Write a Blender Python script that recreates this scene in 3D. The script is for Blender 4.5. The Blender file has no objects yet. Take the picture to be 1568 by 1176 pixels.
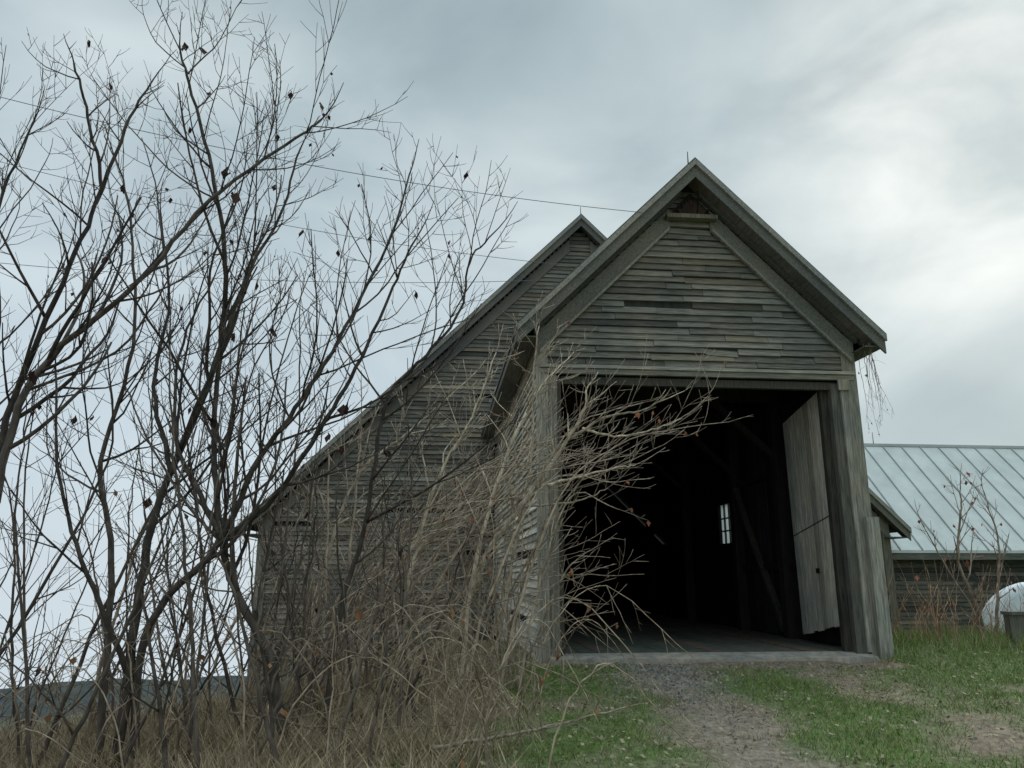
import bpy, math, random
import numpy as np
from mathutils import Vector, noise
random.seed(7); np.random.seed(7)
R=random.random
def U(a,b): return a+(b-a)*random.random()
sc=bpy.context.scene
sc.view_settings.view_transform='Standard'; sc.view_settings.look='None'; sc.view_settings.exposure=0

# ------------------------------------------------------------ mesh builder
class MB:
    def __init__(s): s.v=[];s.f=[];s.c=[]
    def box8(s,p,col):
        b=len(s.v); s.v+=[tuple(q) for q in p]; s.c+=[col]*8
        for q in ((0,3,2,1),(4,5,6,7),(0,1,5,4),(1,2,6,5),(2,3,7,6),(3,0,4,7)): s.f.append(tuple(b+i for i in q))
    def box(s,x0,x1,y0,y1,z0,z1,col=(.5,.5,.5)):
        s.box8([(x0,y0,z0),(x1,y0,z0),(x1,y1,z0),(x0,y1,z0),(x0,y0,z1),(x1,y0,z1),(x1,y1,z1),(x0,y1,z1)],col)
    def poly(s,pts,col):
        b=len(s.v); s.v+=[tuple(q) for q in pts]; s.c+=[col]*len(pts); s.f.append(tuple(range(b,b+len(pts))))
    def prism(s,pts,off,col):
        n=len(pts);b=len(s.v)
        s.v+=[tuple(q) for q in pts]+[(q[0]+off[0],q[1]+off[1],q[2]+off[2]) for q in pts]; s.c+=[col]*(2*n)
        s.f.append(tuple(range(b,b+n))); s.f.append(tuple(range(b+2*n-1,b+n-1,-1)))
        for i in range(n):
            j=(i+1)%n; s.f.append((b+j,b+i,b+n+i,b+n+j))
    def tube(s,pts,rad,col,n=5,tip=True):
        m=len(pts)
        if m<2: return
        b=len(s.v); P=[Vector(p) for p in pts]
        ref=Vector((0.31,0.9,0.2))
        cs=[(math.cos(2*math.pi*k/n),math.sin(2*math.pi*k/n)) for k in range(n)]
        for i in range(m):
            t=(P[min(i+1,m-1)]-P[max(i-1,0)])
            if t.length<1e-6: t=Vector((0,0,1))
            t.normalize(); a=t.cross(ref)
            if a.length<.05: a=t.cross(Vector((1,0,0)))
            a.normalize(); c=t.cross(a); r=rad[i]
            for (x,y) in cs:
                q=P[i]+a*(x*r)+c*(y*r); s.v.append((q.x,q.y,q.z)); s.c.append(col)
        for i in range(m-1):
            for k in range(n):
                k2=(k+1)%n
                s.f.append((b+i*n+k,b+i*n+k2,b+(i+1)*n+k2,b+(i+1)*n+k))
        s.f.append(tuple(b+k for k in range(n-1,-1,-1))); s.f.append(tuple(b+(m-1)*n+k for k in range(n)))
    def make(s,name,mat,parent=None,smooth=False):
        me=bpy.data.meshes.new(name); me.from_pydata(s.v,[],s.f)
        at=me.color_attributes.new('tone','FLOAT_COLOR','POINT')
        a=np.ones((len(s.v),4),dtype=np.float32); a[:,:3]=np.array(s.c,dtype=np.float32); at.data.foreach_set('color',a.ravel())
        if smooth: me.polygons.foreach_set('use_smooth',[True]*len(me.polygons))
        me.materials.append(mat); me.update()
        ob=bpy.data.objects.new(name,me); bpy.context.collection.objects.link(ob)
        if parent: ob.parent=parent
        return ob
def empty(name,loc=(0,0,0),rz=0):
    e=bpy.data.objects.new(name,None); e.location=loc; e.rotation_euler=(0,0,rz); e.empty_display_size=.3
    bpy.context.collection.objects.link(e); return e

# ------------------------------------------------------------ materials
def newmat(name):
    m=bpy.data.materials.new(name); m.use_nodes=True; nt=m.node_tree; nt.nodes.clear()
    o=nt.nodes.new('ShaderNodeOutputMaterial'); b=nt.nodes.new('ShaderNodeBsdfPrincipled')
    nt.links.new(b.outputs[0],o.inputs[0]); return m,nt,b,o
def tone_mat(name,scale=(1,1,1),rough=.85,lo=.6,hi=1.35,nscale=6,bump=.3,patch=True,spec=.2,metal=0,det=5,noisy=True):
    m,nt,b,o=newmat(name); N=nt.nodes.new; Lk=nt.links.new
    at=N('ShaderNodeAttribute'); at.attribute_name='tone'
    b.inputs['Roughness'].default_value=rough; b.inputs['Specular IOR Level'].default_value=spec; b.inputs['Metallic'].default_value=metal
    if not noisy:
        Lk(at.outputs['Color'],b.inputs['Base Color']); return m
    tc=N('ShaderNodeTexCoord'); mp=N('ShaderNodeMapping'); mp.inputs['Scale'].default_value=scale
    Lk(tc.outputs['Object'],mp.inputs[0])
    no=N('ShaderNodeTexNoise'); no.inputs['Scale'].default_value=nscale; no.inputs['Detail'].default_value=det; no.inputs['Roughness'].default_value=.65
    Lk(mp.outputs[0],no.inputs['Vector'])
    mr=N('ShaderNodeMapRange'); mr.inputs[1].default_value=.3; mr.inputs[2].default_value=.7; mr.inputs[3].default_value=lo; mr.inputs[4].default_value=hi
    Lk(no.outputs['Fac'],mr.inputs[0])
    mx=N('ShaderNodeVectorMath'); mx.operation='SCALE'; Lk(at.outputs['Color'],mx.inputs[0]); Lk(mr.outputs[0],mx.inputs['Scale'])
    last=mx.outputs[0]
    if patch:
        n2=N('ShaderNodeTexNoise'); n2.inputs['Scale'].default_value=.9; n2.inputs['Detail'].default_value=4; Lk(tc.outputs['Object'],n2.inputs['Vector'])
        cr=N('ShaderNodeValToRGB'); cr.color_ramp.elements[0].position=.36; cr.color_ramp.elements[1].position=.66
        cr.color_ramp.elements[0].color=(.78,.80,.79,1); cr.color_ramp.elements[1].color=(1.18,1.09,.97,1)
        Lk(n2.outputs['Fac'],cr.inputs[0]); m2=N('ShaderNodeVectorMath'); m2.operation='MULTIPLY'
        Lk(last,m2.inputs[0]); Lk(cr.outputs[0],m2.inputs[1]); last=m2.outputs[0]
    Lk(last,b.inputs['Base Color'])
    if bump:
        bp=N('ShaderNodeBump'); bp.inputs['Strength'].default_value=bump; bp.inputs['Distance'].default_value=.02
        Lk(no.outputs['Fac'],bp.inputs['Height']); Lk(bp.outputs[0],b.inputs['Normal'])
    return m
M_woodH=tone_mat('weathered_clapboard',(1,1,14),nscale=3.2,lo=.5,hi=1.45,bump=.5)
M_woodS=tone_mat('weathered_clapboard_side',(14,1,14),nscale=2.5,lo=.6,hi=1.35,bump=.4)
M_woodV=tone_mat('weathered_plank',(14,14,1),nscale=3,lo=.45,hi=1.5,bump=.5)
M_dark=tone_mat('barn_interior_wood',(8,8,1),nscale=2,lo=.6,hi=1.4,bump=.2)
M_roof=tone_mat('old_roofing',(1,1,1),nscale=9,lo=.7,hi=1.3,bump=.4)
M_metal=tone_mat('galvanised_roof',(1,1,1),nscale=1.6,lo=.84,hi=1.08,bump=.03,patch=False,rough=.5,spec=.5)
M_bark=tone_mat('bark',(1,1,.4),nscale=18,lo=.6,hi=1.5,bump=0,patch=False,det=1)
M_leaf=tone_mat('leaf_and_blade',rough=.8,noisy=False)
M_misc=tone_mat('misc_surface',(1,1,1),nscale=5,lo=.85,hi=1.12,bump=.1,patch=False,rough=.6)
M_conc=tone_mat('worn_sill',(1,1,1),nscale=7,lo=.6,hi=1.3,bump=.5)

# ------------------------------------------------------------ world
w=bpy.data.worlds.new('World'); sc.world=w; w.use_nodes=True; nt=w.node_tree; nt.nodes.clear(); N=nt.nodes.new; Lk=nt.links.new
out=N('ShaderNodeOutputWorld'); bgS=N('ShaderNodeBackground'); bgC=N('ShaderNodeBackground'); mixs=N('ShaderNodeMixShader')
sky=N('ShaderNodeTexSky'); sky.sky_type='NISHITA'; sky.sun_disc=False; sky.sun_elevation=math.radians(28); sky.sun_rotation=math.radians(35.5)
bgS.inputs[1].default_value=.1; Lk(sky.outputs[0],bgS.inputs[0])
tc=N('ShaderNodeTexCoord'); mp=N('ShaderNodeMapping'); mp.inputs['Scale'].default_value=(1,1,1.9); mp.inputs['Rotation'].default_value=(0.25,.45,.4); mp.inputs['Location'].default_value=(.35,.1,.2); Lk(tc.outputs['Generated'],mp.inputs[0])
n1=N('ShaderNodeTexNoise'); n1.inputs['Scale'].default_value=2.6; n1.inputs['Detail'].default_value=6; n1.inputs['Roughness'].default_value=.48; n1.inputs['Distortion'].default_value=.35
Lk(mp.outputs[0],n1.inputs['Vector'])
cr=N('ShaderNodeValToRGB'); e=cr.color_ramp.elements
e[0].position=.34; e[0].color=(.335,.415,.455,1); e[1].position=.70; e[1].color=(.66,.75,.765,1)
x=cr.color_ramp.elements.new(.5); x.color=(.44,.54,.57,1)
Lk(n1.outputs['Fac'],cr.inputs[0])
sd=Vector((math.sin(math.radians(35.5))*math.cos(math.radians(28)),math.cos(math.radians(35.5))*math.cos(math.radians(28)),math.sin(math.radians(28))))
dt=N('ShaderNodeVectorMath'); dt.operation='DOT_PRODUCT'; dt.inputs[1].default_value=sd
nm=N('ShaderNodeVectorMath'); nm.operation='NORMALIZE'; Lk(tc.outputs['Generated'],nm.inputs[0]); Lk(nm.outputs[0],dt.inputs[0])
mr=N('ShaderNodeMapRange'); mr.inputs[1].default_value=.95; mr.inputs[2].default_value=1; mr.inputs[3].default_value=0; mr.inputs[4].default_value=1; mr.interpolation_type='SMOOTHSTEP'; Lk(dt.outputs['Value'],mr.inputs[0])
n3=N('ShaderNodeTexNoise'); n3.inputs['Scale'].default_value=4.2; n3.inputs['Detail'].default_value=6; n3.inputs['Distortion'].default_value=.3; Lk(mp.outputs[0],n3.inputs['Vector'])
n2=N('ShaderNodeMapRange'); n2.inputs[1].default_value=.33; n2.inputs[2].default_value=.72; n2.inputs[3].default_value=.08; n2.inputs[4].default_value=.95; Lk(n3.outputs['Fac'],n2.inputs[0])
ml=N('ShaderNodeMath'); ml.operation='MULTIPLY'; Lk(mr.outputs[0],ml.inputs[0]); Lk(n2.outputs[0],ml.inputs[1])
mc=N('ShaderNodeMix'); mc.data_type='RGBA'; mc.inputs[7].default_value=(1.04,1.08,1.04,1); Lk(ml.outputs[0],mc.inputs[0]); Lk(cr.outputs[0],mc.inputs[6])
sp=N('ShaderNodeVectorMath'); sp.operation='DOT_PRODUCT'; sp.inputs[1].default_value=(-.55,.35,-.85); Lk(nm.outputs[0],sp.inputs[0])
m3=N('ShaderNodeMapRange'); m3.inputs[1].default_value=-.15; m3.inputs[2].default_value=.6; m3.inputs[3].default_value=0; m3.inputs[4].default_value=.85; Lk(sp.outputs['Value'],m3.inputs[0])
md=N('ShaderNodeMix'); md.data_type='RGBA'; md.inputs[7].default_value=(.70,.80,.88,1); Lk(m3.outputs[0],md.inputs[0]); Lk(mc.outputs[2],md.inputs[6])
# overcast luminance rises toward the zenith
sx=N('ShaderNodeSeparateXYZ'); Lk(nm.outputs[0],sx.inputs[0])
mz=N('ShaderNodeMapRange'); mz.inputs[1].default_value=.66; mz.inputs[2].default_value=.95; mz.inputs[3].default_value=1.0; mz.inputs[4].default_value=3.0; Lk(sx.outputs['Z'],mz.inputs[0])
Lk(md.outputs[2],bgC.inputs[0]); Lk(mz.outputs[0],bgC.inputs[1])
mixs.inputs[0].default_value=.93; Lk(bgS.outputs[0],mixs.inputs[1]); Lk(bgC.outputs[0],mixs.inputs[2]); Lk(mixs.outputs[0],out.inputs[0])

sun=bpy.data.lights.new('sun','SUN'); sun.energy=1.3; sun.angle=math.radians(25); sun.color=(1,.96,.9)
so=bpy.data.objects.new('sun',sun); bpy.context.collection.objects.link(so); so.rotation_euler=(-sd).to_track_quat('-Z','Y').to_euler()

# ------------------------------------------------------------ camera
cam=bpy.data.cameras.new('camera'); co=bpy.data.objects.new('camera',cam); bpy.context.collection.objects.link(co)
cam.sensor_width=36; cam.lens=27.05; cam.clip_end=8000; cam.clip_start=.05
co.location=(0,0,1.1); co.rotation_euler=(math.radians(90+13.92),0,0); sc.camera=co

# ------------------------------------------------------------ ground
def sst(a,b,x):
    t=min(1,max(0,(x-a)/(b-a))); return t*t*(3-2*t)
def gz(x,y,fine=True):
    z=-.5+.035*min(max(y,-5),11.8)
    z-=.11*min(max(0,-x-1.2),12)
    wl=sst(-1.5,-6,x); z-=wl*.20*min(max(0,y-8.8),40)
    z-=(1-wl)*.10*min(max(0,y-15),40)
    z+=.16*sst(4.8,6.2,x)*sst(10,12,y)*(1-sst(13,16,y))
    r=math.hypot(x,y); z-=.14*max(0,r-34)
    if fine and r<60:
        z+=.05*noise.noise(Vector((x*.7,y*.7,0)))+.022*noise.noise(Vector((x*3,y*3,2)))
    if -.5<x<5.5 and 10.9<y<25: z=min(z,-.09)
    return z
def track(x,y): return math.exp(-((x-(1.95+.02*(11-y)))/.5)**2),math.exp(-((x-(3.9+.12*(11-y)))/.45)**2)
def green(x,y):
    n=noise.noise(Vector((x*.8,y*.8,5)))+.6*noise.noise(Vector((x*2.5,y*2.5,9)))
    g=.78+1.0*n
    tl,tr=track(x,y)
    g-=.8*tl+.65*tr
    g-=1.2*sst(.3,-.5,x)*.6
    g-=1.0*sst(10.6,11.3,y)*(1 if .3<x<5.4 else 0)
    g+=.35*sst(4.8,6,x)
    return max(0,min(1,g))
def axis(a,b,st,lo,hi):
    v=list(np.arange(a,b,st)); s=st;p=b
    while p<hi: v.append(p); s*=1.25; p+=s
    s=st;p=a-st
    while p>lo: v.insert(0,p); s*=1.25; p-=s
    return v
xs=axis(-8,11,.10,-3500,3500); ys=axis(3.5,15,.10,-3500,3500)
G=MB(); nx,ny=len(xs),len(ys)
for y in ys:
    for x in xs:
        G.v.append((x,y,gz(x,y)))
        if abs(x)<40 and -20<y<60:
            g=green(x,y); tl=track(x,y)[0]*(.25+.6*sst(8,10.5,y))
            n=.5+.5*noise.noise(Vector((x*5,y*5,1)))
            br=(.17+.12*n,.138+.095*n,.105+.065*n); gr=(.11,.165,.05)
            c=[br[i]*(1-g)+gr[i]*g for i in range(3)]
            if x<.3: k=sst(.3,-.6,x); st=(.20,.155,.10); c=[c[i]*(1-k)+st[i]*k*(.6+.6*n) for i in range(3)]
            c=[c[i]*(1-.8*tl)+(.25,.245,.235)[i]*.8*tl*(.5+1.0*n) for i in range(3)]
        else: c=(.05,.065,.045)
        G.c.append(tuple(c))
for j in range(ny-1):
    for i in range(nx-1):
        a=j*nx+i; G.f.append((a,a+1,a+nx+1,a+nx))
Mg=tone_mat('ground_soil',(1,1,1),nscale=14,lo=.5,hi=1.5,bump=1.0,patch=False,rough=.95)
G.make('ground',Mg,smooth=True)

# distant hills
H=MB(); nb=160; rows=7
for j in range(rows):
    t=j/(rows-1)
    for i in range(nb+1):
        az=math.radians(-110+220*i/nb)
        r=900+500*t
        top=-.112+.016*noise.noise(Vector((az*4,0,3)))+.006*noise.noise(Vector((az*19,0,1)))
        k=math.sin(t*math.pi/2)
        z=-170*(1-k)+(1.1+1400*top)*k + (6*noise.noise(Vector((az*30,t*6,0))) if 0<j<rows-1 else 0)
        n=noise.noise(Vector((az*60,t*9,0)))
        H.v.append((r*math.sin(az),r*math.cos(az),z)); H.c.append((.036+.015*n,.048+.02*n,.048+.01*n))
for j in range(rows-1):
    for i in range(nb):
        a=j*(nb+1)+i; H.f.append((a,a+1,a+nb+2,a+nb+1))
H.make('hills',tone_mat('hill_forest',(1,1,1),nscale=.03,lo=.6,hi=1.4,bump=0,patch=False),smooth=True)

# ------------------------------------------------------------ barns
RZ=math.radians(5.5)
C0=(.62,11.46,0)
def wtone(base=.17,var=.35):
    k=base*(1+var*(2*R()-1)); w_=U(-.01,.045)
    if R()<.06: k*=1.4
    if R()<.08: k*=.6
    if R()<.05: w_+=.11
    return (k*(1.01+w_),k*(.985+w_*.3),k*(.90-w_*.6))
def clap(mb,fm,lim,z0,z1,row,base,skip=None,miss=.012,seg=(1.2,3.6),var=.35):
    z=z0
    while z<z1:
        l=lim(z+row*.5)
        if l and l[1]-l[0]>.05:
            a=l[0]; rt=U(.9,1.1)
            while a<l[1]-.01:
                b=min(a+U(*seg),l[1])
                if l[1]-b<.3: b=l[1]
                if (skip is None or not skip(a,b,z)) and R()>miss:
                    j=U(-.009,.009); t1=U(-.009,.009)
                    if R()<.06: t1+=U(-.035,.01)
                    o=U(0,.014); col=wtone(base*rt,var)
                    zb=z+j; h=row*.97
                    mb.box8([fm(a+.003,.038+o,zb),fm(b-.003,.038+o,zb+t1),fm(b-.003,.0,zb+t1),fm(a+.003,.0,zb),
                             fm(a+.003,.006+o*.4,zb+h),fm(b-.003,.006+o*.4,zb+t1+h),fm(b-.003,.0,zb+t1+h),fm(a+.003,.0,zb+h)],col)
                a=b
        z+=row
def slab(mb,c,zr,run,L0,L1,side,t=.12,col=(.1,.1,.1),slope=1.0):
    a=(c,zr); b=(c+side*run,zr-run*slope); n=math.hypot(1,slope)*t
    pts=[(a[0],L0,a[1]),(b[0],L0,b[1]),(b[0],L0,b[1]-n),(a[0],L0,a[1]-n)]
    mb.prism(pts if side>0 else pts[::-1],(0,L1-L0,0),col)
def rake_strip(mb,c,zr,s_a,s_b,side,L0,L1,top,bot,col):
    p=[(c+side*s_a,L0,zr-s_a-top),(c+side*s_b,L0,zr-s_b-top),(c+side*s_b,L0,zr-s_b-bot),(c+side*s_a,L0,zr-s_a-bot)]
    mb.prism(p if side>0 else p[::-1],(0,L1-L0,0),col)

# ---- drive-through barn (front)
B=empty('wooden_barn',C0,RZ)
cS,zR=2.30,7.65; sL,sR=-.2,4.85; LB=8.9
W=MB()
fF=lambda a,o,z:(a,-o,z)
def limF(z):
    h=zR-.24-z
    if h<.06: return None
    return (max(sL+.02,cS-h),min(sR-.02,cS+h))
clap(W,fF,limF,4.26,7.2,.108,.225,miss=.006,seg=(.4,2.4),var=.27)
W.make('gable_clapboards',M_woodH,B)
W=MB()
W.prism([(sL+.02,.001,4.1),(sR-.02,.001,4.1),(sR-.02,.001,4.85),(cS,.001,7.42),(sL+.02,.001,4.85)],(0,.12,0),(.05,.05,.045))
W.make('gable_sheathing',M_dark,B)
W=MB()
clap(W,lambda a,o,z:(sL-o,a,z),lambda z:(.02,LB-.05),-.35,4.85,.115,.42,miss=.008,var=.22)
clap(W,lambda a,o,z:(sR+o,a,z),lambda z:(.02,LB-.05),-.35,4.85,.115,.3,skip=lambda a,b,z:(b>5.1 and a<6.1 and 1.65<z<2.7))
W.make('side_clapboards',M_woodS,B)
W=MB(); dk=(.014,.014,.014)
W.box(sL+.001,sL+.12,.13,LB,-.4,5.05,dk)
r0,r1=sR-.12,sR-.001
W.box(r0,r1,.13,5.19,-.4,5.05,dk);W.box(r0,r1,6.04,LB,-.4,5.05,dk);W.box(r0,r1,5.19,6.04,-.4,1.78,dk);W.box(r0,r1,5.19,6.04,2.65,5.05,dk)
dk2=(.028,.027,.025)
for L in (2.4,4.6,8.0):
    W.box(sL+.12,sL+.32,L,L+.2,0,4.7,dk2); W.box(sR-.32,sR-.12,L,L+.2,0,4.7,dk2); W.box(sL+.32,sR-.32,L,L+.2,4.3,4.52,dk2)
    W.prism([(sR-.32,L+.03,3.2),(sR-.32,L+.03,3.35),(sR-1.35,L+.03,4.3),(sR-1.5,L+.03,4.3)],(0,.12,0),dk2)
W.prism([(sR-.30,2.6,.1),(sR-.30,2.78,.1),(sR-.30,4.6,2.9),(sR-.30,4.6,2.7)],(.12,0,0),(.06,.057,.052))
for z in (1.2,2.9): W.box(sR-.22,sR-.121,.4,4.6,z,z+.1,dk2)
for i in range(10):
    W.box(sR-.145,sR-.121,.35+i*.42,.72+i*.42,.02,4.2,(.028*U(.7,1.5),)*3)
for x_ in (-2.2,.6,2.9,6.2): W.box(x_,x_+.25,17.5,17.75,0,7,dk2)
W.make('interior_frame',M_dark,B)
W=MB()
m,nt,b,o=newmat('dusty_glass'); nt.nodes.remove(b); tr=nt.nodes.new('ShaderNodeBsdfTranslucent'); tr.inputs[0].default_value=(.9,.93,.92,1)
tp=nt.nodes.new('ShaderNodeBsdfTransparent'); mxx=nt.nodes.new('ShaderNodeMixShader'); mxx.inputs[0].default_value=.8; nt.links.new(tp.outputs[0],mxx.inputs[1]); nt.links.new(tr.outputs[0],mxx.inputs[2]); nt.links.new(mxx.outputs[0],o.inputs[0])
W.poly([(sR-.05,5.19,1.78),(sR-.05,6.04,1.78),(sR-.05,6.04,2.65),(sR-.05,5.19,2.65)],(.8,.8,.8)); W.make('window_glass',m,B)
W=MB()
for k in (1/3,2/3): W.box(sR-.10,sR-.06,5.19+.85*k-.015,5.19+.85*k+.015,1.78,2.65,(.1,.1,.1))
for k in (.3,.62): W.box(sR-.101,sR-.061,5.19,6.04,1.78+.87*k,1.81+.87*k,(.1,.1,.1))
W.make('window_muntins',M_woodV,B)
W=MB(); rc=(.11,.11,.105); RUN=2.9
for sd_ in (-1,1): slab(W,cS,zR,RUN,-.5,LB+7,sd_,.05,rc)
W.make('roof',M_roof,B)
W=MB()
for sd_ in (-1,1):
    rake_strip(W,cS,zR,0.0,RUN-.02,sd_,-.47,-.43,.075,.33,(.165,.165,.155))
    rake_strip(W,cS,zR,0.0,RUN-.01,sd_,-.515,-.472,.03,.13,(.31,.31,.295))
    rake_strip(W,cS,zR,0.0,RUN-.05,sd_,-.42,-.035,.22,.255,(.17,.165,.15))
    rake_strip(W,cS,zR,0.34,RUN-.36,sd_,-.075,-.041,.38,.74,(.25,.245,.225))
    rake_strip(W,cS,zR,0.15,RUN-.3,sd_,-.16,-.078,.26,.35,(.12,.12,.11))
    rake_strip(W,cS,zR,0.36,RUN-.40,sd_,-.12,-.078,.69,.745,(.33,.32,.29))
    ea=cS+sd_*(RUN-.02)
    x0,x1=sorted((ea,cS+sd_*(RUN-.33)))
    W.box(x0,x1,-.42,LB-.4,zR-RUN-.20,zR-RUN-.175,(.12,.12,.11))
    x0,x1=sorted((ea,ea-sd_*.03)); W.box(x0,x1,-.42,LB-.4,zR-RUN-.175,zR-RUN-.05,(.12,.12,.11))
W.make('roof_trim',M_woodS,B)
W=MB()
W.prism([(cS-.34,-.15,6.82),(cS+.34,-.15,6.82),(cS,-.15,7.20)],(0,.03,0),(.02,.018,.016))
W.box(cS-.42,cS+.42,-.22,-.08,6.72,6.79,(.2,.18,.15))
for k in range(30):
    a0=U(-.25,.22); W.box8([(cS+a0+dx,-.19+dy+.0005*k,6.80+dz) for dx,dy,dz in ((0,0,0),(.03,0,0),(.03,.02,0),(0,.02,0),(U(-.05,.05),0,.28-abs(a0)),(U(.02,.06),0,.28-abs(a0)),(.05,.02,.28-abs(a0)),(.02,.02,.28-abs(a0)))] ,(.04*U(.6,1.8),.032,.025))
W.make('peak_vent',M_woodV,B)
W=MB(); W.tube([(cS-.05,-.3,7.6),(cS-.05,-.3,7.86)],[.012,.006],(.1,.1,.1),6)
W.make('lightning_rod',M_misc,B)
W=MB()
W.box(sL-.035,sL+.12,-.045,-.002,-.25,4.86,wtone(.34,.1)); W.box(sL+.125,sL+.26,-.04,.10,-.05,4.07,wtone(.24,.1)); W.box(sL-.04,sL-.001,-.044,.14,-.25,4.84,wtone(.36,.1))
W.box(sL+.262,sL+.33,.0,.22,0,4.05,wtone(.14,.1))
W.box(sR-.19,sR+.035,-.05,-.002,-.2,4.80,wtone(.28,.1)); W.box(sR+.001,sR+.04,-.049,.15,-.2,4.82,wtone(.24,.1))
W.box(sR-.40,sR-.195,-.02,.10,-.02,4.04,wtone(.14,.1)); W.box(sR-.25,sR-.192,-.06,-.021,0,4.06,wtone(.34,.1))
W.box(sR-.10,sR+.10,-.13,-.055,-.2,1.95,wtone(.32,.1)); W.box(sR-.52,sR-.402,.10,.2,-.02,4.04,wtone(.06,.1))
W.box(sL+.34,sR-.22,.0,.1,3.95,4.07,wtone(.08,.1))
W.box(sR-.30,sR-.12,-.10,-.062,3.93,4.10,wtone(.28,.1))
W.make('corner_posts',M_woodV,B)
W=MB(); W.box(sL+.02,sR-.02,-.07,-.003,4.10,4.18,wtone(.27,.1)); W.box(sL+.0,sR-.0,-.10,-.003,4.185,4.235,wtone(.34,.1))
W.make('door_lintel',M_woodH,B)
W=MB(); n=7
for i in range(n):
    t0,t1=i/n,(i+1)/n-.012
    def pt(t,z,o):
        L=.28+1.5*t; sg=-.24*t
        s=4.38+.07*t*(1)+.05*t*(1-z/4); return (s+o,L,z+sg)
    k=wtone(.66,.15); zb=.36+U(-.02,.02)
    W.box8([pt(t0,zb,0),pt(t1,zb,0),pt(t1,zb,.035),pt(t0,zb,.035),pt(t0,3.98,0),pt(t1,3.98,0),pt(t1,3.98,.035),pt(t0,3.98,.035)],k)
for z in (.9,2.0,3.5):
    W.box8([(4.47,.3,z),(4.55,1.75,z-.24),(4.59,1.75,z-.24),(4.51,.3,z),(4.47,.3,z+.14),(4.55,1.75,z-.10),(4.59,1.75,z-.10),(4.51,.3,z+.14)],wtone(.2))
W.box(4.35,4.375,.75,.82,1.12,1.2,(.01,.01,.01))
W.box8([pt(0,1.98,-.004),pt(1,1.98,-.004),pt(1,1.98,.0),pt(0,1.98,.0),pt(0,2.0,-.004),pt(1,2.0,-.004),pt(1,2.0,0),pt(0,2.0,0)],(.05,.05,.05))
W.make('door_leaf',M_woodV,B)
W=MB(); s=sL+.13
while s<sR-.15:
    b_=min(s+.24,sR-.13); W.box(s,b_-.008,.16,LB+9,-.06,U(-.004,.004),(.13*U(.7,1.2),.122,.108)); s=b_
W.make('floor_planks',M_conc,B)
W=MB()
W.box8([(sL+.1,-.22,-.3),(sR-.2,-.28,-.3),(sR-.2,.15,-.3),(sL+.1,.15,-.3),(sL+.1,-.2,-.04),(sR-.2,-.24,-.05),(sR-.2,.15,.0),(sL+.1,.15,.005)],(.34,.33,.31))
W.make('door_sill',M_conc,B)
W=MB(); W.box(.35,.40,2.2,2.24,.75,.84,(.75,.35,.03)); W.box(.15,.19,.5,.54,0,.85,(.4,.4,.37)); W.make('reflector_and_stake',M_misc,B)

# ---- large barn behind
B2=empty('wooden_barn',C0,RZ)
c2,z2,run2=2.18,11.1,8.78; LW=8.9; e0,e1=-6.15,10.5
def lim2(z):
    h=z2-.3-z
    if h<.06: return None
    return (max(e0,c2-h),min(e1,c2+h))
W=MB(); bb=.205
clap(W,lambda a,o,z:(a,LW-o,z),lambda z:((lim2(z)[0],min(sL-.05,lim2(z)[1])) if z<5 and lim2(z) else None),-3.6,4.9,.118,bb,miss=.01,seg=(.8,3.2),var=.22)
clap(W,lambda a,o,z:(a,LW-o,z),lambda z:((sR+.05,lim2(z)[1]) if z<5 else None),-3.6,4.9,.118,bb,seg=(.8,3.2),var=.22)
clap(W,lambda a,o,z:(a,LW-o,z),lim2,4.9,10.8,.118,bb,seg=(.8,3.2),var=.22)
W.make('front_clapboards',M_woodH,B2)
W=MB(); d=(.02,.02,.02)
zt=lambda s:z2-.095-abs(s-c2)
W.prism([(e0,LW+.002,-3.6),(sL-.01,LW+.002,-3.6),(sL-.01,LW+.002,zt(sL)),(e0,LW+.002,zt(e0))],(0,.12,0),d)
W.prism([(sR+.01,LW+.002,-3.6),(e1,LW+.002,-3.6),(e1,LW+.002,zt(e1)),(sR+.01,LW+.002,zt(sR))],(0,.12,0),d)
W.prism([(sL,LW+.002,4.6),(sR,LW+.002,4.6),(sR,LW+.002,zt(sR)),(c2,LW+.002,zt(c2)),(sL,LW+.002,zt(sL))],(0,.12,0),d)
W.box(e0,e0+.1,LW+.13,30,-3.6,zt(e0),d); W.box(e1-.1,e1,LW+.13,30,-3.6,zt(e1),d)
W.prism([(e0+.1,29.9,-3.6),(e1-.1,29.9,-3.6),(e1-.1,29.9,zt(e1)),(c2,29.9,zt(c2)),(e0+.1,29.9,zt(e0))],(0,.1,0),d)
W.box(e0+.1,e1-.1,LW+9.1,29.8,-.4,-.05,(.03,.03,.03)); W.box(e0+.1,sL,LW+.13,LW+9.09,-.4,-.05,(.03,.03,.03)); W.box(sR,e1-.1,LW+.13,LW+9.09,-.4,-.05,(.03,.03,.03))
W.make('walls',M_dark,B2)
W=MB()
clap(W,lambda a,o,z:(e0-o,a,z),lambda z:(LW,30),-3.6,2.5,.118,.3); clap(W,lambda a,o,z:(e1+o,a,z),lambda z:(LW,30),-3.6,2.5,.118,.3)
W.make('side_clapboards',M_woodS,B2)
W=MB()
for sd_ in (-1,1): slab(W,c2,z2,run2,8.5,30.4,sd_,.06,(.11,.11,.105))
W.make('roof',M_roof,B2)
W=MB()
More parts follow.
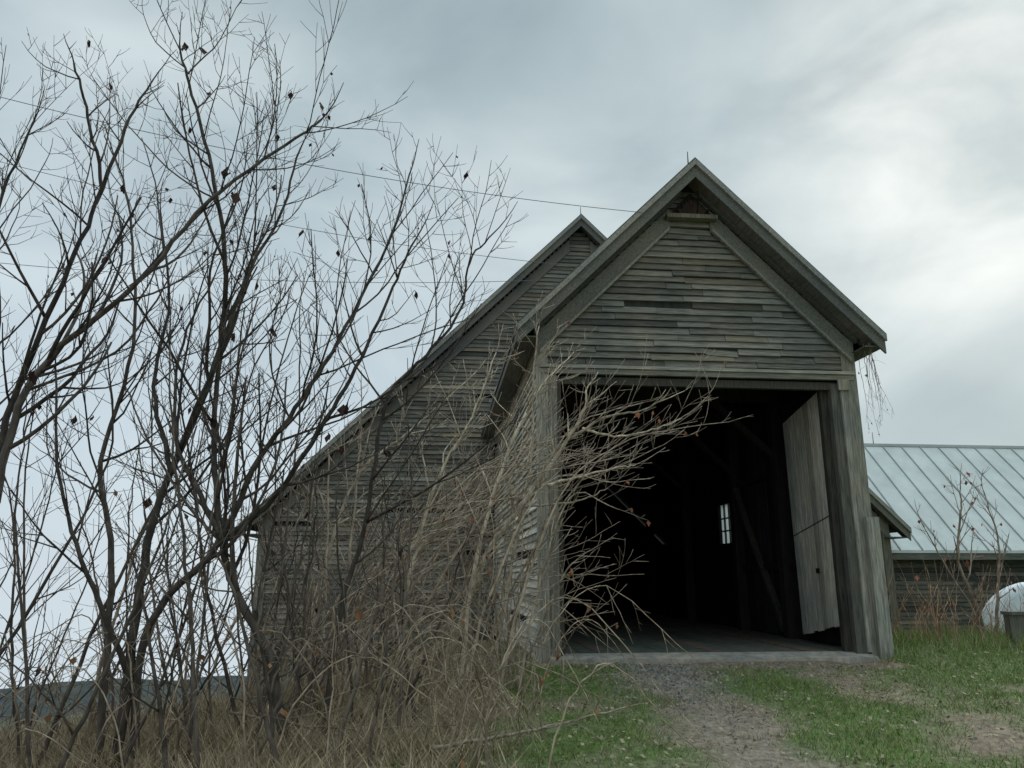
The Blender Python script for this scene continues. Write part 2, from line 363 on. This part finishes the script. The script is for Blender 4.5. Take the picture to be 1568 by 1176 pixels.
for sd_ in (-1,1):
    rake_strip(W,c2,z2,0,run2-.02,sd_,8.53,8.57,.09,.36,(.16,.16,.15))
    rake_strip(W,c2,z2,0,run2-.01,sd_,8.48,8.527,.03,.15,(.30,.30,.285))
    rake_strip(W,c2,z2,0,run2-.05,sd_,8.58,8.86,.25,.29,(.12,.12,.11))
    rake_strip(W,c2,z2,0.3,run2-.45,sd_,8.82,8.858,.38,.74,(.22,.215,.20))
    ea=c2+sd_*(run2-.02); x0,x1=sorted((ea,c2+sd_*(run2-.6))); W.box(x0,x1,8.58,30.2,z2-run2-.26,z2-run2-.23,(.12,.12,.11))
W.make('roof_trim',M_woodS,B2)
W=MB(); W.box(e0-.03,e0+.22,LW-.07,LW-.055,-3.6,2.7,wtone(.24,.1)); W.box(e1-.2,e1+.03,LW-.07,LW-.055,-3.2,2.7,wtone(.24,.1))
W.make('corner_boards',M_woodV,B2)
W=MB(); W.tube([(c2,8.6,11.05),(c2,8.6,11.35)],[.012,.008],(.1,.1,.1),6)
W.tube([(9.25,8.7,-1),(9.1,8.7,1.8)],[.028,.028],(.45,.45,.44),6); W.make('rod_and_downpipe',M_misc,B2)
# ---- metal roofed shed wing at right
B3=empty('metal_roof_shed',C0,RZ)
W=MB(); Le=9.5; ze=1.77; dd=3.57
W.prism([(9.0,Le,ze),(9.0,Le+dd,ze+dd),(9.0,Le+dd,ze+dd-.08),(9.0,Le,ze-.08)],(26,0,0),(.62,.65,.63))
W.prism([(9.0,Le+dd,ze+dd),(9.0,Le+2*dd,ze),(9.0,Le+2*dd,ze-.08),(9.0,Le+dd,ze+dd-.08)],(26,0,0),(.62,.65,.63))
s=9.2
while s<35:
    W.prism([(s,Le-.01,ze-.01),(s,Le+dd,ze+dd),(s,Le+dd,ze+dd+.05),(s,Le-.01,ze+.04)],(.03,0,0),(.36,.39,.38)); s+=.66
W.box(9,35,Le+dd-.07,Le+dd+.07,ze+dd-.04,ze+dd+.05,(.5,.54,.52))
W.make('metal_roof',M_metal,B3)
W=MB()
clap(W,lambda a,o,z:(a,Le+.5-o,z),lambda z:(10.55,35),-2.6,1.9,.118,.13,var=.25)
W.make('clapboards',M_woodH,B3)
W=MB(); W.box(10.55,35,Le+.502,Le+.6,-2.6,2.0,d); W.box(10.55,35,Le+2*dd-.6,Le+2*dd-.5,-2.6,2.0,d); W.box(9,35,Le+.02,Le+.05,ze-.26,ze-.09,(.16,.16,.15)); W.box(9,35,Le+.051,Le+.5,ze-.26,ze-.235,(.09,.09,.085))
W.make('walls',M_woodH,B3)
W=MB(); W.tube([(12.9,Le+dd,ze+dd),(12.9,Le+dd,ze+dd+.45)],[.015,.008],(.1,.1,.1),6); W.make('lightning_rod',M_misc,B3)

# ------------------------------------------------------------ woody plants
def sm(pts,per=5):
    P=[Vector(p) for p in pts]; P=[P[0]*2-P[1]]+P+[P[-1]*2-P[-2]]; o=[]
    for i in range(1,len(P)-2):
        for k in range(per):
            t=k/per; a,b,c,d=P[i-1:i+3]
            o.append(.5*((2*b)+(c-a)*t+(2*a-5*b+4*c-d)*t*t+(3*b-a-3*c+d)*t**3))
    o.append(P[-2]); return o
def perp(d):
    v=Vector((U(-1,1),U(-1,1),U(-1,1))); v=v-d*v.dot(d)
    if v.length<1e-3: return Vector((1,0,0))
    return v.normalized()
class Plant:
    def __init__(s,col,rmin=.0035,leafp=.03,trop=.10,lcol=(.05,.025,.02),ls=(.04,.10)):
        s.m=MB(); s.l=MB(); s.col=col; s.rmin=rmin; s.leafp=leafp; s.trop=trop; s.lcol=lcol; s.cnt=0; s.ls=ls
    def c(s): k=U(.6,1.4); return tuple(q*k for q in s.col)
    def leaf(s,p,sz=None):
        sz=sz or U(*s.ls); a=perp(Vector((0,0,1)))*sz*.35; d=Vector((U(-.4,.4),U(-.4,.4),-1)).normalized()*sz
        q=p.copy(); k=U(.6,1.6); col=tuple(x*k for x in s.lcol); b=perp(d.normalized())*sz*.3
        s.l.poly([q,q+d*.4+a,q+d*.9+b*.7,q+d*.5-a*.8+b],col); s.l.poly([q+d*.3,q+d*.6+b,q+d*1.1-a*.4,q+d*.6-b],col)
    def kids(s,pts,rad,length,level,maxl,dens,spread=1.0,t0=.2):
        if level>=maxl: return
        n=int(dens*length*(1.0+.25*level)+R()); m=len(pts)
        for k in range(n):
            t=t0+(1-t0)*((k+R())/max(1,n)); i=min(m-2,int(t*(m-1))); p=pts[i]; d=(pts[i+1]-pts[i]).normalized()
            ang=math.radians(U(25,62)); q=perp(d); q.y*=.7; dd=(d*math.cos(ang)+q*math.sin(ang)).normalized()
            if dd.z<-.1 and s.trop>0: dd.z*=-.5
            L=length*U(.22,.6)*(1-.4*t)*spread
            if level>=1: L=max(L,.18)
            L=min(L,1.9)
            s.grow(p,dd,L,max(s.rmin,rad[i]*U(.45,.7)),level+1,maxl,dens)
    def grow(s,p,d,L,r,level,maxl,dens=3.2):
        st=.11 if L<.8 else .15; n=max(3,int(L/st)); st=L/n; pts=[p.copy()]; w=U(.06,.18)
        cur=Vector((U(-1,1),U(-1,1),U(-.3,1)))*.08
        for i in range(n):
            d=(d+Vector((U(-w,w),U(-w,w),U(-w,w)))+cur+Vector((0,0,s.trop))).normalized(); pts.append(pts[-1]+d*st)
        rad=[max(s.rmin*.6,r*(1-.6*i/n)) for i in range(n+1)]
        s.m.tube(pts,rad,s.c(),6 if r>.015 else (4 if r>.006 else 3)); s.cnt+=1
        if R()<s.leafp: s.leaf(pts[-1])
        if R()<s.leafp*.5: s.leaf(pts[len(pts)//2],U(.02,.05))
        s.kids(pts,rad,L,level,maxl,dens)
    def stem(s,path,r0,r1,maxl=3,dens=3.2,jit=.02,t0=.2,spread=1.0):
        pts=sm(path,6); pts=[p+Vector((U(-jit,jit),U(-jit,jit),U(-jit,jit)))*.6 for p in pts]
        n=len(pts); rad=[r0+(r1-r0)*(i/(n-1))**.8 for i in range(n)]
        s.m.tube(pts,rad,s.c(),7)
        L=sum((pts[i+1]-pts[i]).length for i in range(n-1))
        s.kids(pts,rad,L,0,maxl,dens,spread*.72,t0)
        s.grow(pts[-1],(pts[-1]-pts[-2]).normalized(),.45,r1,1,maxl)
    def make(s,name):
        e=empty(name); s.m.make('branches',M_bark,e,True)
        if s.l.v: s.l.make('leaves',M_leaf,e)
        return e
def at(l):
    return [(x*y/7,y,1.1+(z-1.1)*y/7) for x,z,y in l]
dark=(.080,.066,.056)
D=3.1; LP=.022; LS=(.05,.13)
T=Plant(dark,leafp=LP,ls=LS)
T.stem(at([(-3.30,-.5,7),(-3.27,.99,7),(-3.18,1.79,7.1),(-2.8,3.02,7.2),(-2.8,4.07,7.0),(-3.02,5.06,6.9),(-3.35,6.04,7),(-3.5,6.5,7)]),.046,.010,dens=D,t0=.25)
T.stem(at([(-3.18,-.5,7.05),(-3.15,.66,7.0),(-2.64,1.33,6.9),(-2.3,2.145,6.8),(-1.95,2.7,6.8),(-1.58,3.4,6.9),(-1.24,4.2,7),(-1.02,5.0,7.1)]),.040,.009,dens=D,t0=.25)
T.stem(at([(-3.45,-.5,7.1),(-3.55,1.2,7.3),(-3.75,2.1,7.5),(-3.6,3.2,7.5),(-3.75,4.4,7.6),(-4.0,5.2,7.6)]),.036,.009,dens=D,t0=.25)
T.stem(at([(-3.3,.3,7),(-3.75,1.1,6.7),(-4.1,1.9,6.6),(-4.3,3.0,6.6)]),.028,.009,dens=D,t0=.3)
T.stem(at([(-3.1,2.0,7.1),(-3.35,2.8,7.2),(-3.3,3.7,7.3),(-3.5,4.6,7.3)]),.026,.009,dens=D,t0=.2)
T.make('bare_tree')
T=Plant(dark,leafp=LP,ls=LS)
T.stem(at([(-4.5,-.6,6.6),(-4.72,.9,6.6),(-4.66,1.9,6.6),(-4.55,2.76,6.6),(-4.18,3.3,6.6),(-3.61,3.86,6.6),(-3.02,4.7,6.6),(-2.28,5.35,6.7),(-1.95,5.6,6.7)]),.050,.010,dens=D,t0=.25)
T.stem(at([(-4.66,1.9,6.6),(-4.7,2.3,6.7),(-4.58,3.0,6.8),(-4.32,4.0,6.8),(-4.12,4.84,6.9),(-4.35,5.65,7),(-4.58,6.3,7)]),.038,.011,dens=D,t0=.2)
T.stem(at([(-4.14,4.7,6.9),(-3.91,5.65,6.8),(-3.73,6.1,6.8)]),.022,.008,dens=D)
T.stem(at([(-5.2,-.4,6.9),(-5.0,1.6,7),(-4.9,3.2,7.1),(-5.1,4.6,7.1),(-4.9,5.6,7.2)]),.034,.009,dens=D,t0=.3)
T.make('bare_tree')
T=Plant(dark,leafp=LP,ls=LS)
T.stem(at([(-1.85,-.6,7),(-2.07,.34,7),(-2.41,.93,7),(-2.58,1.38,7),(-2.72,2.145,7.1),(-2.77,3.02,7.3),(-2.58,3.87,7.4),(-2.3,4.55,7.5),(-2.15,5.3,7.5)]),.050,.010,dens=D,t0=.2)
T.stem(at([(-2.58,1.38,7),(-2.15,1.79,7),(-1.72,2.5,6.9),(-1.42,3.1,6.9),(-1.16,3.8,7),(-.95,4.3,7)]),.032,.009,dens=D)
T.stem(at([(-2.58,1.38,7),(-2.85,1.85,7),(-3.08,2.27,7.1),(-3.15,3.1,7.2),(-2.9,3.9,7.3)]),.030,.009,dens=D)
T.stem(at([(-1.6,-.4,7.4),(-1.5,.8,7.5),(-1.31,1.555,7.6),(-1.18,2.64,7.6),(-.83,3.1,7.5),(-.5,3.55,7.5),(-.41,4.07,7.5),(-.2,4.35,7.5)]),.030,.008,dens=D)
T.make('bare_tree')
# younger stems rising along the bank
T=Plant((.12,.098,.080),leafp=.012,trop=.05,ls=LS)
for i in range(62):
    x=U(-5.6,-2.0) if i%4 else U(-2.2,-.9); y=U(6.2,8.8); b=Vector((x,y,gz(x,y)-.05)); h=U(1.8,4.2)*(1 if x<-2.2 else .65); lean=U(-.45,.5)
    T.stem([b,b+Vector((lean*h*.30,U(-.1,.1),h*.35)),b+Vector((lean*h*.6,U(-.2,.2),h*.72)),b+Vector((lean*h*(.75+U(-.2,.2)),U(-.2,.2),h))],U(.011,.024),.006,maxl=2 if i%2 else 3,dens=2.4,t0=.15)
T.make('bare_shrub')
# tan thicket against the barn
T=Plant((.36,.285,.215),rmin=.0042,leafp=.025,trop=.02,lcol=(.28,.10,.05))
for i in range(62):
    x=U(-4.6,.15) if i%3==0 else U(-2.8,.1); y=U(8.2,10.7); b=Vector((x,y,gz(x,y)-.05)); h=U(1.3,3.0)*(1.25 if x>-2.2 else 1.0); lean=U(-.3,.95)
    T.stem([b,b+Vector((lean*h*.2,U(-.1,.1),h*.4)),b+Vector((lean*h*.55,U(-.2,.2),h*.8)),b+Vector((lean*h*1.0,U(-.3,.1),h*U(.7,1)))],U(.011,.026),.005,maxl=3 if i%4==0 else 2,dens=2.5,t0=.1)
T.make('brush_thicket')
T=Plant((.32,.25,.18),rmin=.0035,leafp=.05,trop=-.03,lcol=(.28,.15,.08))
for i in range(150):
    x=U(-5.6,.3); y=U(6.0,9.8); b=Vector((x,y,gz(x,y)-.05)); h=U(.4,1.3); a=U(-1,1)
    T.stem([b,b+Vector((a*h*.3,U(-.1,.1),h*.7)),b+Vector((a*h*.8,U(-.2,.2),h)),b+Vector((a*h*1.5,U(-.3,.3),h*U(.3,.8)))],U(.005,.010),.0035,maxl=1 if i%2 else 2,dens=2.2,t0=.1)
T.make('bramble_patch')
T=Plant((.44,.36,.27),rmin=.005,leafp=.02,trop=.04,lcol=(.2,.08,.05))
Y=9.6
T.stem([(-1.0,Y,-.5),(-.72,Y,.21),(-.35,Y,1.25),(.13,Y,1.95),(.70,Y,2.76),(.92,Y-.05,3.15),(.95,Y,3.4)],.050,.012,dens=2.0,t0=.35,spread=.6)
T.stem([(.70,Y,2.76),(1.2,Y,3.05),(1.6,Y-.1,3.1),(1.9,Y-.1,3.25)],.022,.007,dens=2.3,maxl=2)
T.stem([(.9,Y,2.9),(1.3,Y+.1,2.82),(1.8,Y+.1,2.9),(2.15,Y,3.02)],.018,.006,dens=2.2,maxl=2)
T.stem([(.3,Y,2.15),(.9,Y,2.3),(1.3,Y-.1,2.38),(1.55,Y-.1,2.42)],.022,.006,dens=2.3,maxl=2)
T.stem([(.1,Y,1.9),(.6,Y-.1,1.95),(.9,Y-.1,2.0),(1.2,Y,2.15)],.018,.006,dens=2.6,maxl=2)
T.stem([(.0,Y,-.3),(.35,Y,.5),(.62,Y,1.1),(.95,Y,1.4)],.02,.006,dens=2.2,t0=.4,maxl=2,spread=.7)
T.stem([(-.3,Y+.1,-.3),(.0,Y+.1,1.2),(.25,Y+.1,2.6),(.28,Y+.1,3.6),(.35,Y+.1,4.3)],.030,.007,dens=3.2,t0=.3,spread=.55)
T.stem([(-.6,Y-.4,-.3),(-.45,Y-.4,1.1),(-.1,Y-.3,2.4),(.3,Y-.2,3.3),(.8,Y,3.9)],.032,.007,dens=3.2,t0=.3,spread=.55)
T.stem([(-1.3,Y-.4,-.4),(-1.2,Y-.4,1.0),(-.9,Y-.3,2.2),(-.5,Y-.2,3.0),(-.2,Y,3.9)],.032,.008,dens=3.2,t0=.3,spread=.7)
T.stem([(-1.9,Y-.4,-.6),(-1.6,Y-.4,.6),(-.9,Y-.3,1.6),(-.3,Y-.2,2.1),(.4,Y,2.5)],.040,.009,dens=3.0,t0=.2,spread=.7)
T.stem([(-2.3,Y-.4,-.6),(-2.2,Y-.4,1.0),(-1.9,Y-.3,2.2),(-1.3,Y-.2,2.8),(-.6,Y,3.5)],.032,.008,dens=3.2,t0=.3,spread=.7)
T.make('bare_shrub')
# small sapling by the right edge
T=Plant((.26,.20,.16),rmin=.005,leafp=.10,lcol=(.30,.07,.05))
bx,by=7.6,13.0
T.stem([(bx+.1,by,-.5),(bx-.05,by,.6),(bx-.25,by,1.3),(bx-.1,by,2.1),(bx-.05,by,2.5)],.04,.009,dens=3,t0=.3,spread=.8)
T.stem([(bx+.1,by,-.4),(bx+.3,by,.7),(bx+.45,by,1.6),(bx+.35,by,2.4)],.035,.008,dens=3,t0=.3,spread=.8)
T.stem([(bx+.0,by,.3),(bx-.5,by,1.3),(bx-.75,by,1.9)],.022,.007,dens=3,t0=.3)
T.make('sapling')
T=Plant((.38,.25,.17),rmin=.003,leafp=.08,lcol=(.38,.15,.09))
for i in range(90):
    x=U(6.3,8.9); y=U(12.4,13.9); b=Vector((x,y,gz(x,y)-.05)); h=U(.3,.95)
    T.stem([b,b+Vector((U(-.1,.1),0,h*.5)),b+Vector((U(-.25,.25),U(-.1,.1),h))],.008,.004,maxl=1,dens=4)
T.make('low_brush')
T=Plant((.22,.18,.13),rmin=.003,leafp=.12,trop=-.22,lcol=(.2,.16,.09),ls=(.02,.05))
ca,sa=math.cos(RZ),math.sin(RZ)
def loc(s,L,z): return Vector((C0[0]+ca*s-sa*L,C0[1]+sa*s+ca*L,z))
for i in range(9):
    p=loc(4.98+U(-.05,.1),-.25+U(-.1,.3),4.65); h=U(.5,1.0)
    T.stem([p,p+Vector((U(-.05,.05),0,-.3*h)),p+Vector((U(-.1,.1),0,-h))],.006,.003,maxl=2,dens=3,spread=.5)
T.make('hanging_vine')

# ------------------------------------------------------------ grass
def blades(name,n,xr,yr,h,wd,cols,dens,lean=.5):
    v=np.zeros((n*3,3),np.float32); c=np.ones((n*3,4),np.float32); k=0; tries=0
    while k<n and tries<n*8:
        tries+=1; x=U(*xr); y=U(*yr)
        if R()>dens(x,y): continue
        z=gz(x,y)-.01; a=U(0,6.283); hh=U(*h)*(.7+.6*(.5+noise.noise(Vector((x*1.5,y*1.5,7))))); w_=U(*wd); dx,dy=math.cos(a)*w_,math.sin(a)*w_
        lx,ly=U(-lean,lean)*hh,U(-lean,lean)*hh
        v[3*k]=(x-dx,y-dy,z); v[3*k+1]=(x+dx,y+dy,z); v[3*k+2]=(x+lx,y+ly,z+hh)
        col=random.choice(cols); m_=U(.65,1.35); c[3*k:3*k+3,:3]=[q*m_ for q in col]; k+=1
    v=v[:3*k]; c=c[:3*k]
    me=bpy.data.meshes.new(name); me.from_pydata(v.tolist(),[],[(3*i,3*i+1,3*i+2) for i in range(k)])
    at_=me.color_attributes.new('tone','FLOAT_COLOR','POINT'); at_.data.foreach_set('color',c.ravel()); me.materials.append(M_leaf)
    ob=bpy.data.objects.new(name,me); bpy.context.collection.objects.link(ob)
def inbarn(x,y):
    s=(x-C0[0])*ca+(y-C0[1])*sa; L=-(x-C0[0])*sa+(y-C0[1])*ca
    return L>-.3 and s>-.25 and s<4.95
grn=[(.16,.25,.06),(.14,.22,.055),(.20,.28,.09),(.18,.22,.08),(.28,.27,.13)]
blades('grass',105000,(-1.2,10.5),(5.2,14.5),(.025,.075),(.003,.006),grn,lambda x,y:0 if inbarn(x,y) else green(x,y)**1.3,.9)
straw=[(.42,.33,.21),(.33,.26,.165),(.50,.40,.26),(.24,.18,.12)]
blades('dead_turf',30000,(-1.5,10.5),(5.2,14),(.02,.06),(.003,.006),straw,lambda x,y:0 if inbarn(x,y) else .75-.5*green(x,y),1.6)
blades('dry_grass',26000,(-6.5,.6),(5.0,11),(.08,.32),(.003,.006),straw,lambda x,y:sst(.4,-1.4,x)*(0.2+.8*(noise.noise(Vector((x*1.3,y*1.3,3)))>.0)),1.2)
blades('tall_grass',7000,(5.2,10.5),(11.3,14.5),(.10,.28),(.004,.007),grn+straw[:1],lambda x,y:0 if inbarn(x,y) else .8,.6)
Lm=MB()
for i in range(9000):
    x=U(-3,10); y=U(5.2,13.5)
    if inbarn(x,y): continue
    if noise.noise(Vector((x,y,11)))<U(-.6,.3): continue
    z=gz(x,y)+U(.012,.05); s_=U(.010,.028); a=U(0,6.28); t=U(-.5,.5)*s_
    p=[(x+math.cos(a+k*1.57)*s_*(1 if k%2 else .6),y+math.sin(a+k*1.57)*s_*(1 if k%2 else .6),z+(t if k in(0,1) else -t)) for k in range(4)]
    k=U(.45,1.15); Lm.poly(p,(.40*k,.32*k,.22*k))
Lm.make('fallen_leaves',M_leaf)
S=MB()
for i in range(3200):
    y=11.25-abs(random.gauss(0,1.5)); x=1.9+random.gauss(0,.42) if R()<.75 else U(.6,5.2)
    if y>10.9 and R()<.5: x=U(1,5)
    s_=U(.006,.022); z=gz(x,y); k=U(.13,.40)
    a=U(0,3); dx,dy=math.cos(a)*s_,math.sin(a)*s_
    S.box8([(x-dx,y-dy,z-.01),(x+dy,y-dx,z-.01),(x+dx,y+dy,z-.01),(x-dy,y+dx,z-.01),(x-dx*.6,y-dy*.5,z+s_*.8),(x+dy*.6,y-dx*.6,z+s_*.9),(x+dx*.5,y+dy*.6,z+s_*.6),(x-dy*.6,y+dx*.6,z+s_*.8)],(k,k*1.0,k*.98))
S.make('gravel',M_conc)
T=Plant((.30,.24,.18),rmin=.004,leafp=.0,trop=.0)
def gp(x,y,h): return Vector((x,y,gz(x,y)+h))
T.stem([gp(-.6,6.3,.12),gp(.1,6.9,.1),gp(.8,7.7,.05),gp(1.5,8.6,.03)],.018,.006,maxl=2,dens=1.2)
T.stem([gp(-2.6,7.6,.25),gp(-1.6,7.0,.15),gp(-.6,7.3,.06)],.014,.006,maxl=2,dens=1.6)
T.make('fallen_branch')
def bale(rad,ln,mb):
    segs=32; prof=[(-.5,.0),(-.5,.80),(-.46,.93),(-.36,1.0),(0,1.015),(.36,1.0),(.46,.93),(.5,.8),(.5,.0)]
    for (a,r) in prof:
        for k in range(segs):
            th=2*math.pi*k/segs; rr=rad*r*(1+.01*math.sin(5*th))
            mb.v.append((a*ln,rr*math.cos(th),rr*math.sin(th))); mb.c.append((.72,.78,.82))
    for i in range(len(prof)-1):
        for k in range(segs):
            k2=(k+1)%segs; mb.f.append((i*segs+k,i*segs+k2,(i+1)*segs+k2,(i+1)*segs+k))
Bm=MB(); bale(.95,1.5,Bm)
ob=Bm.make('wrapped_hay_bale',M_misc,None,True); ob.location=(10.2,15.6,.0); ob.rotation_euler=(0,0,math.radians(62))
W=MB(); W.box(7.62,7.94,12.3,12.45,-.6,.50,wtone(.14)); W.box(7.60,7.97,12.27,12.48,.502,.55,wtone(.18)); W.make('wooden_post',M_woodV)
W=MB(); W.box8([(6.85,12.0,-.06),(8.6,11.4,-.2),(8.65,11.65,-.2),(6.9,12.2,-.06),(6.85,12.0,.11),(8.6,11.4,-.02),(8.65,11.65,-.02),(6.9,12.2,.11)],wtone(.15)); W.make('timber_beam',M_woodH)
Wm=MB()
def wire(a,b,sag,r=.006):
    a=Vector(a);b=Vector(b); pts=[a.lerp(b,i/24)-Vector((0,0,sag*4*(i/24)*(1-i/24))) for i in range(25)]
    Wm.tube(pts,[r]*25,(.16,.16,.16),4)
wire((-9,9,7.9),loc(1.42,-.55,6.60),.3,.005); wire((-9,9,7.0),loc(.5,-.55,5.65),.3,.004); wire((-9,9,5.2),loc(.2,-.55,5.45),.25,.004)
Wm.make('power_line',M_misc)
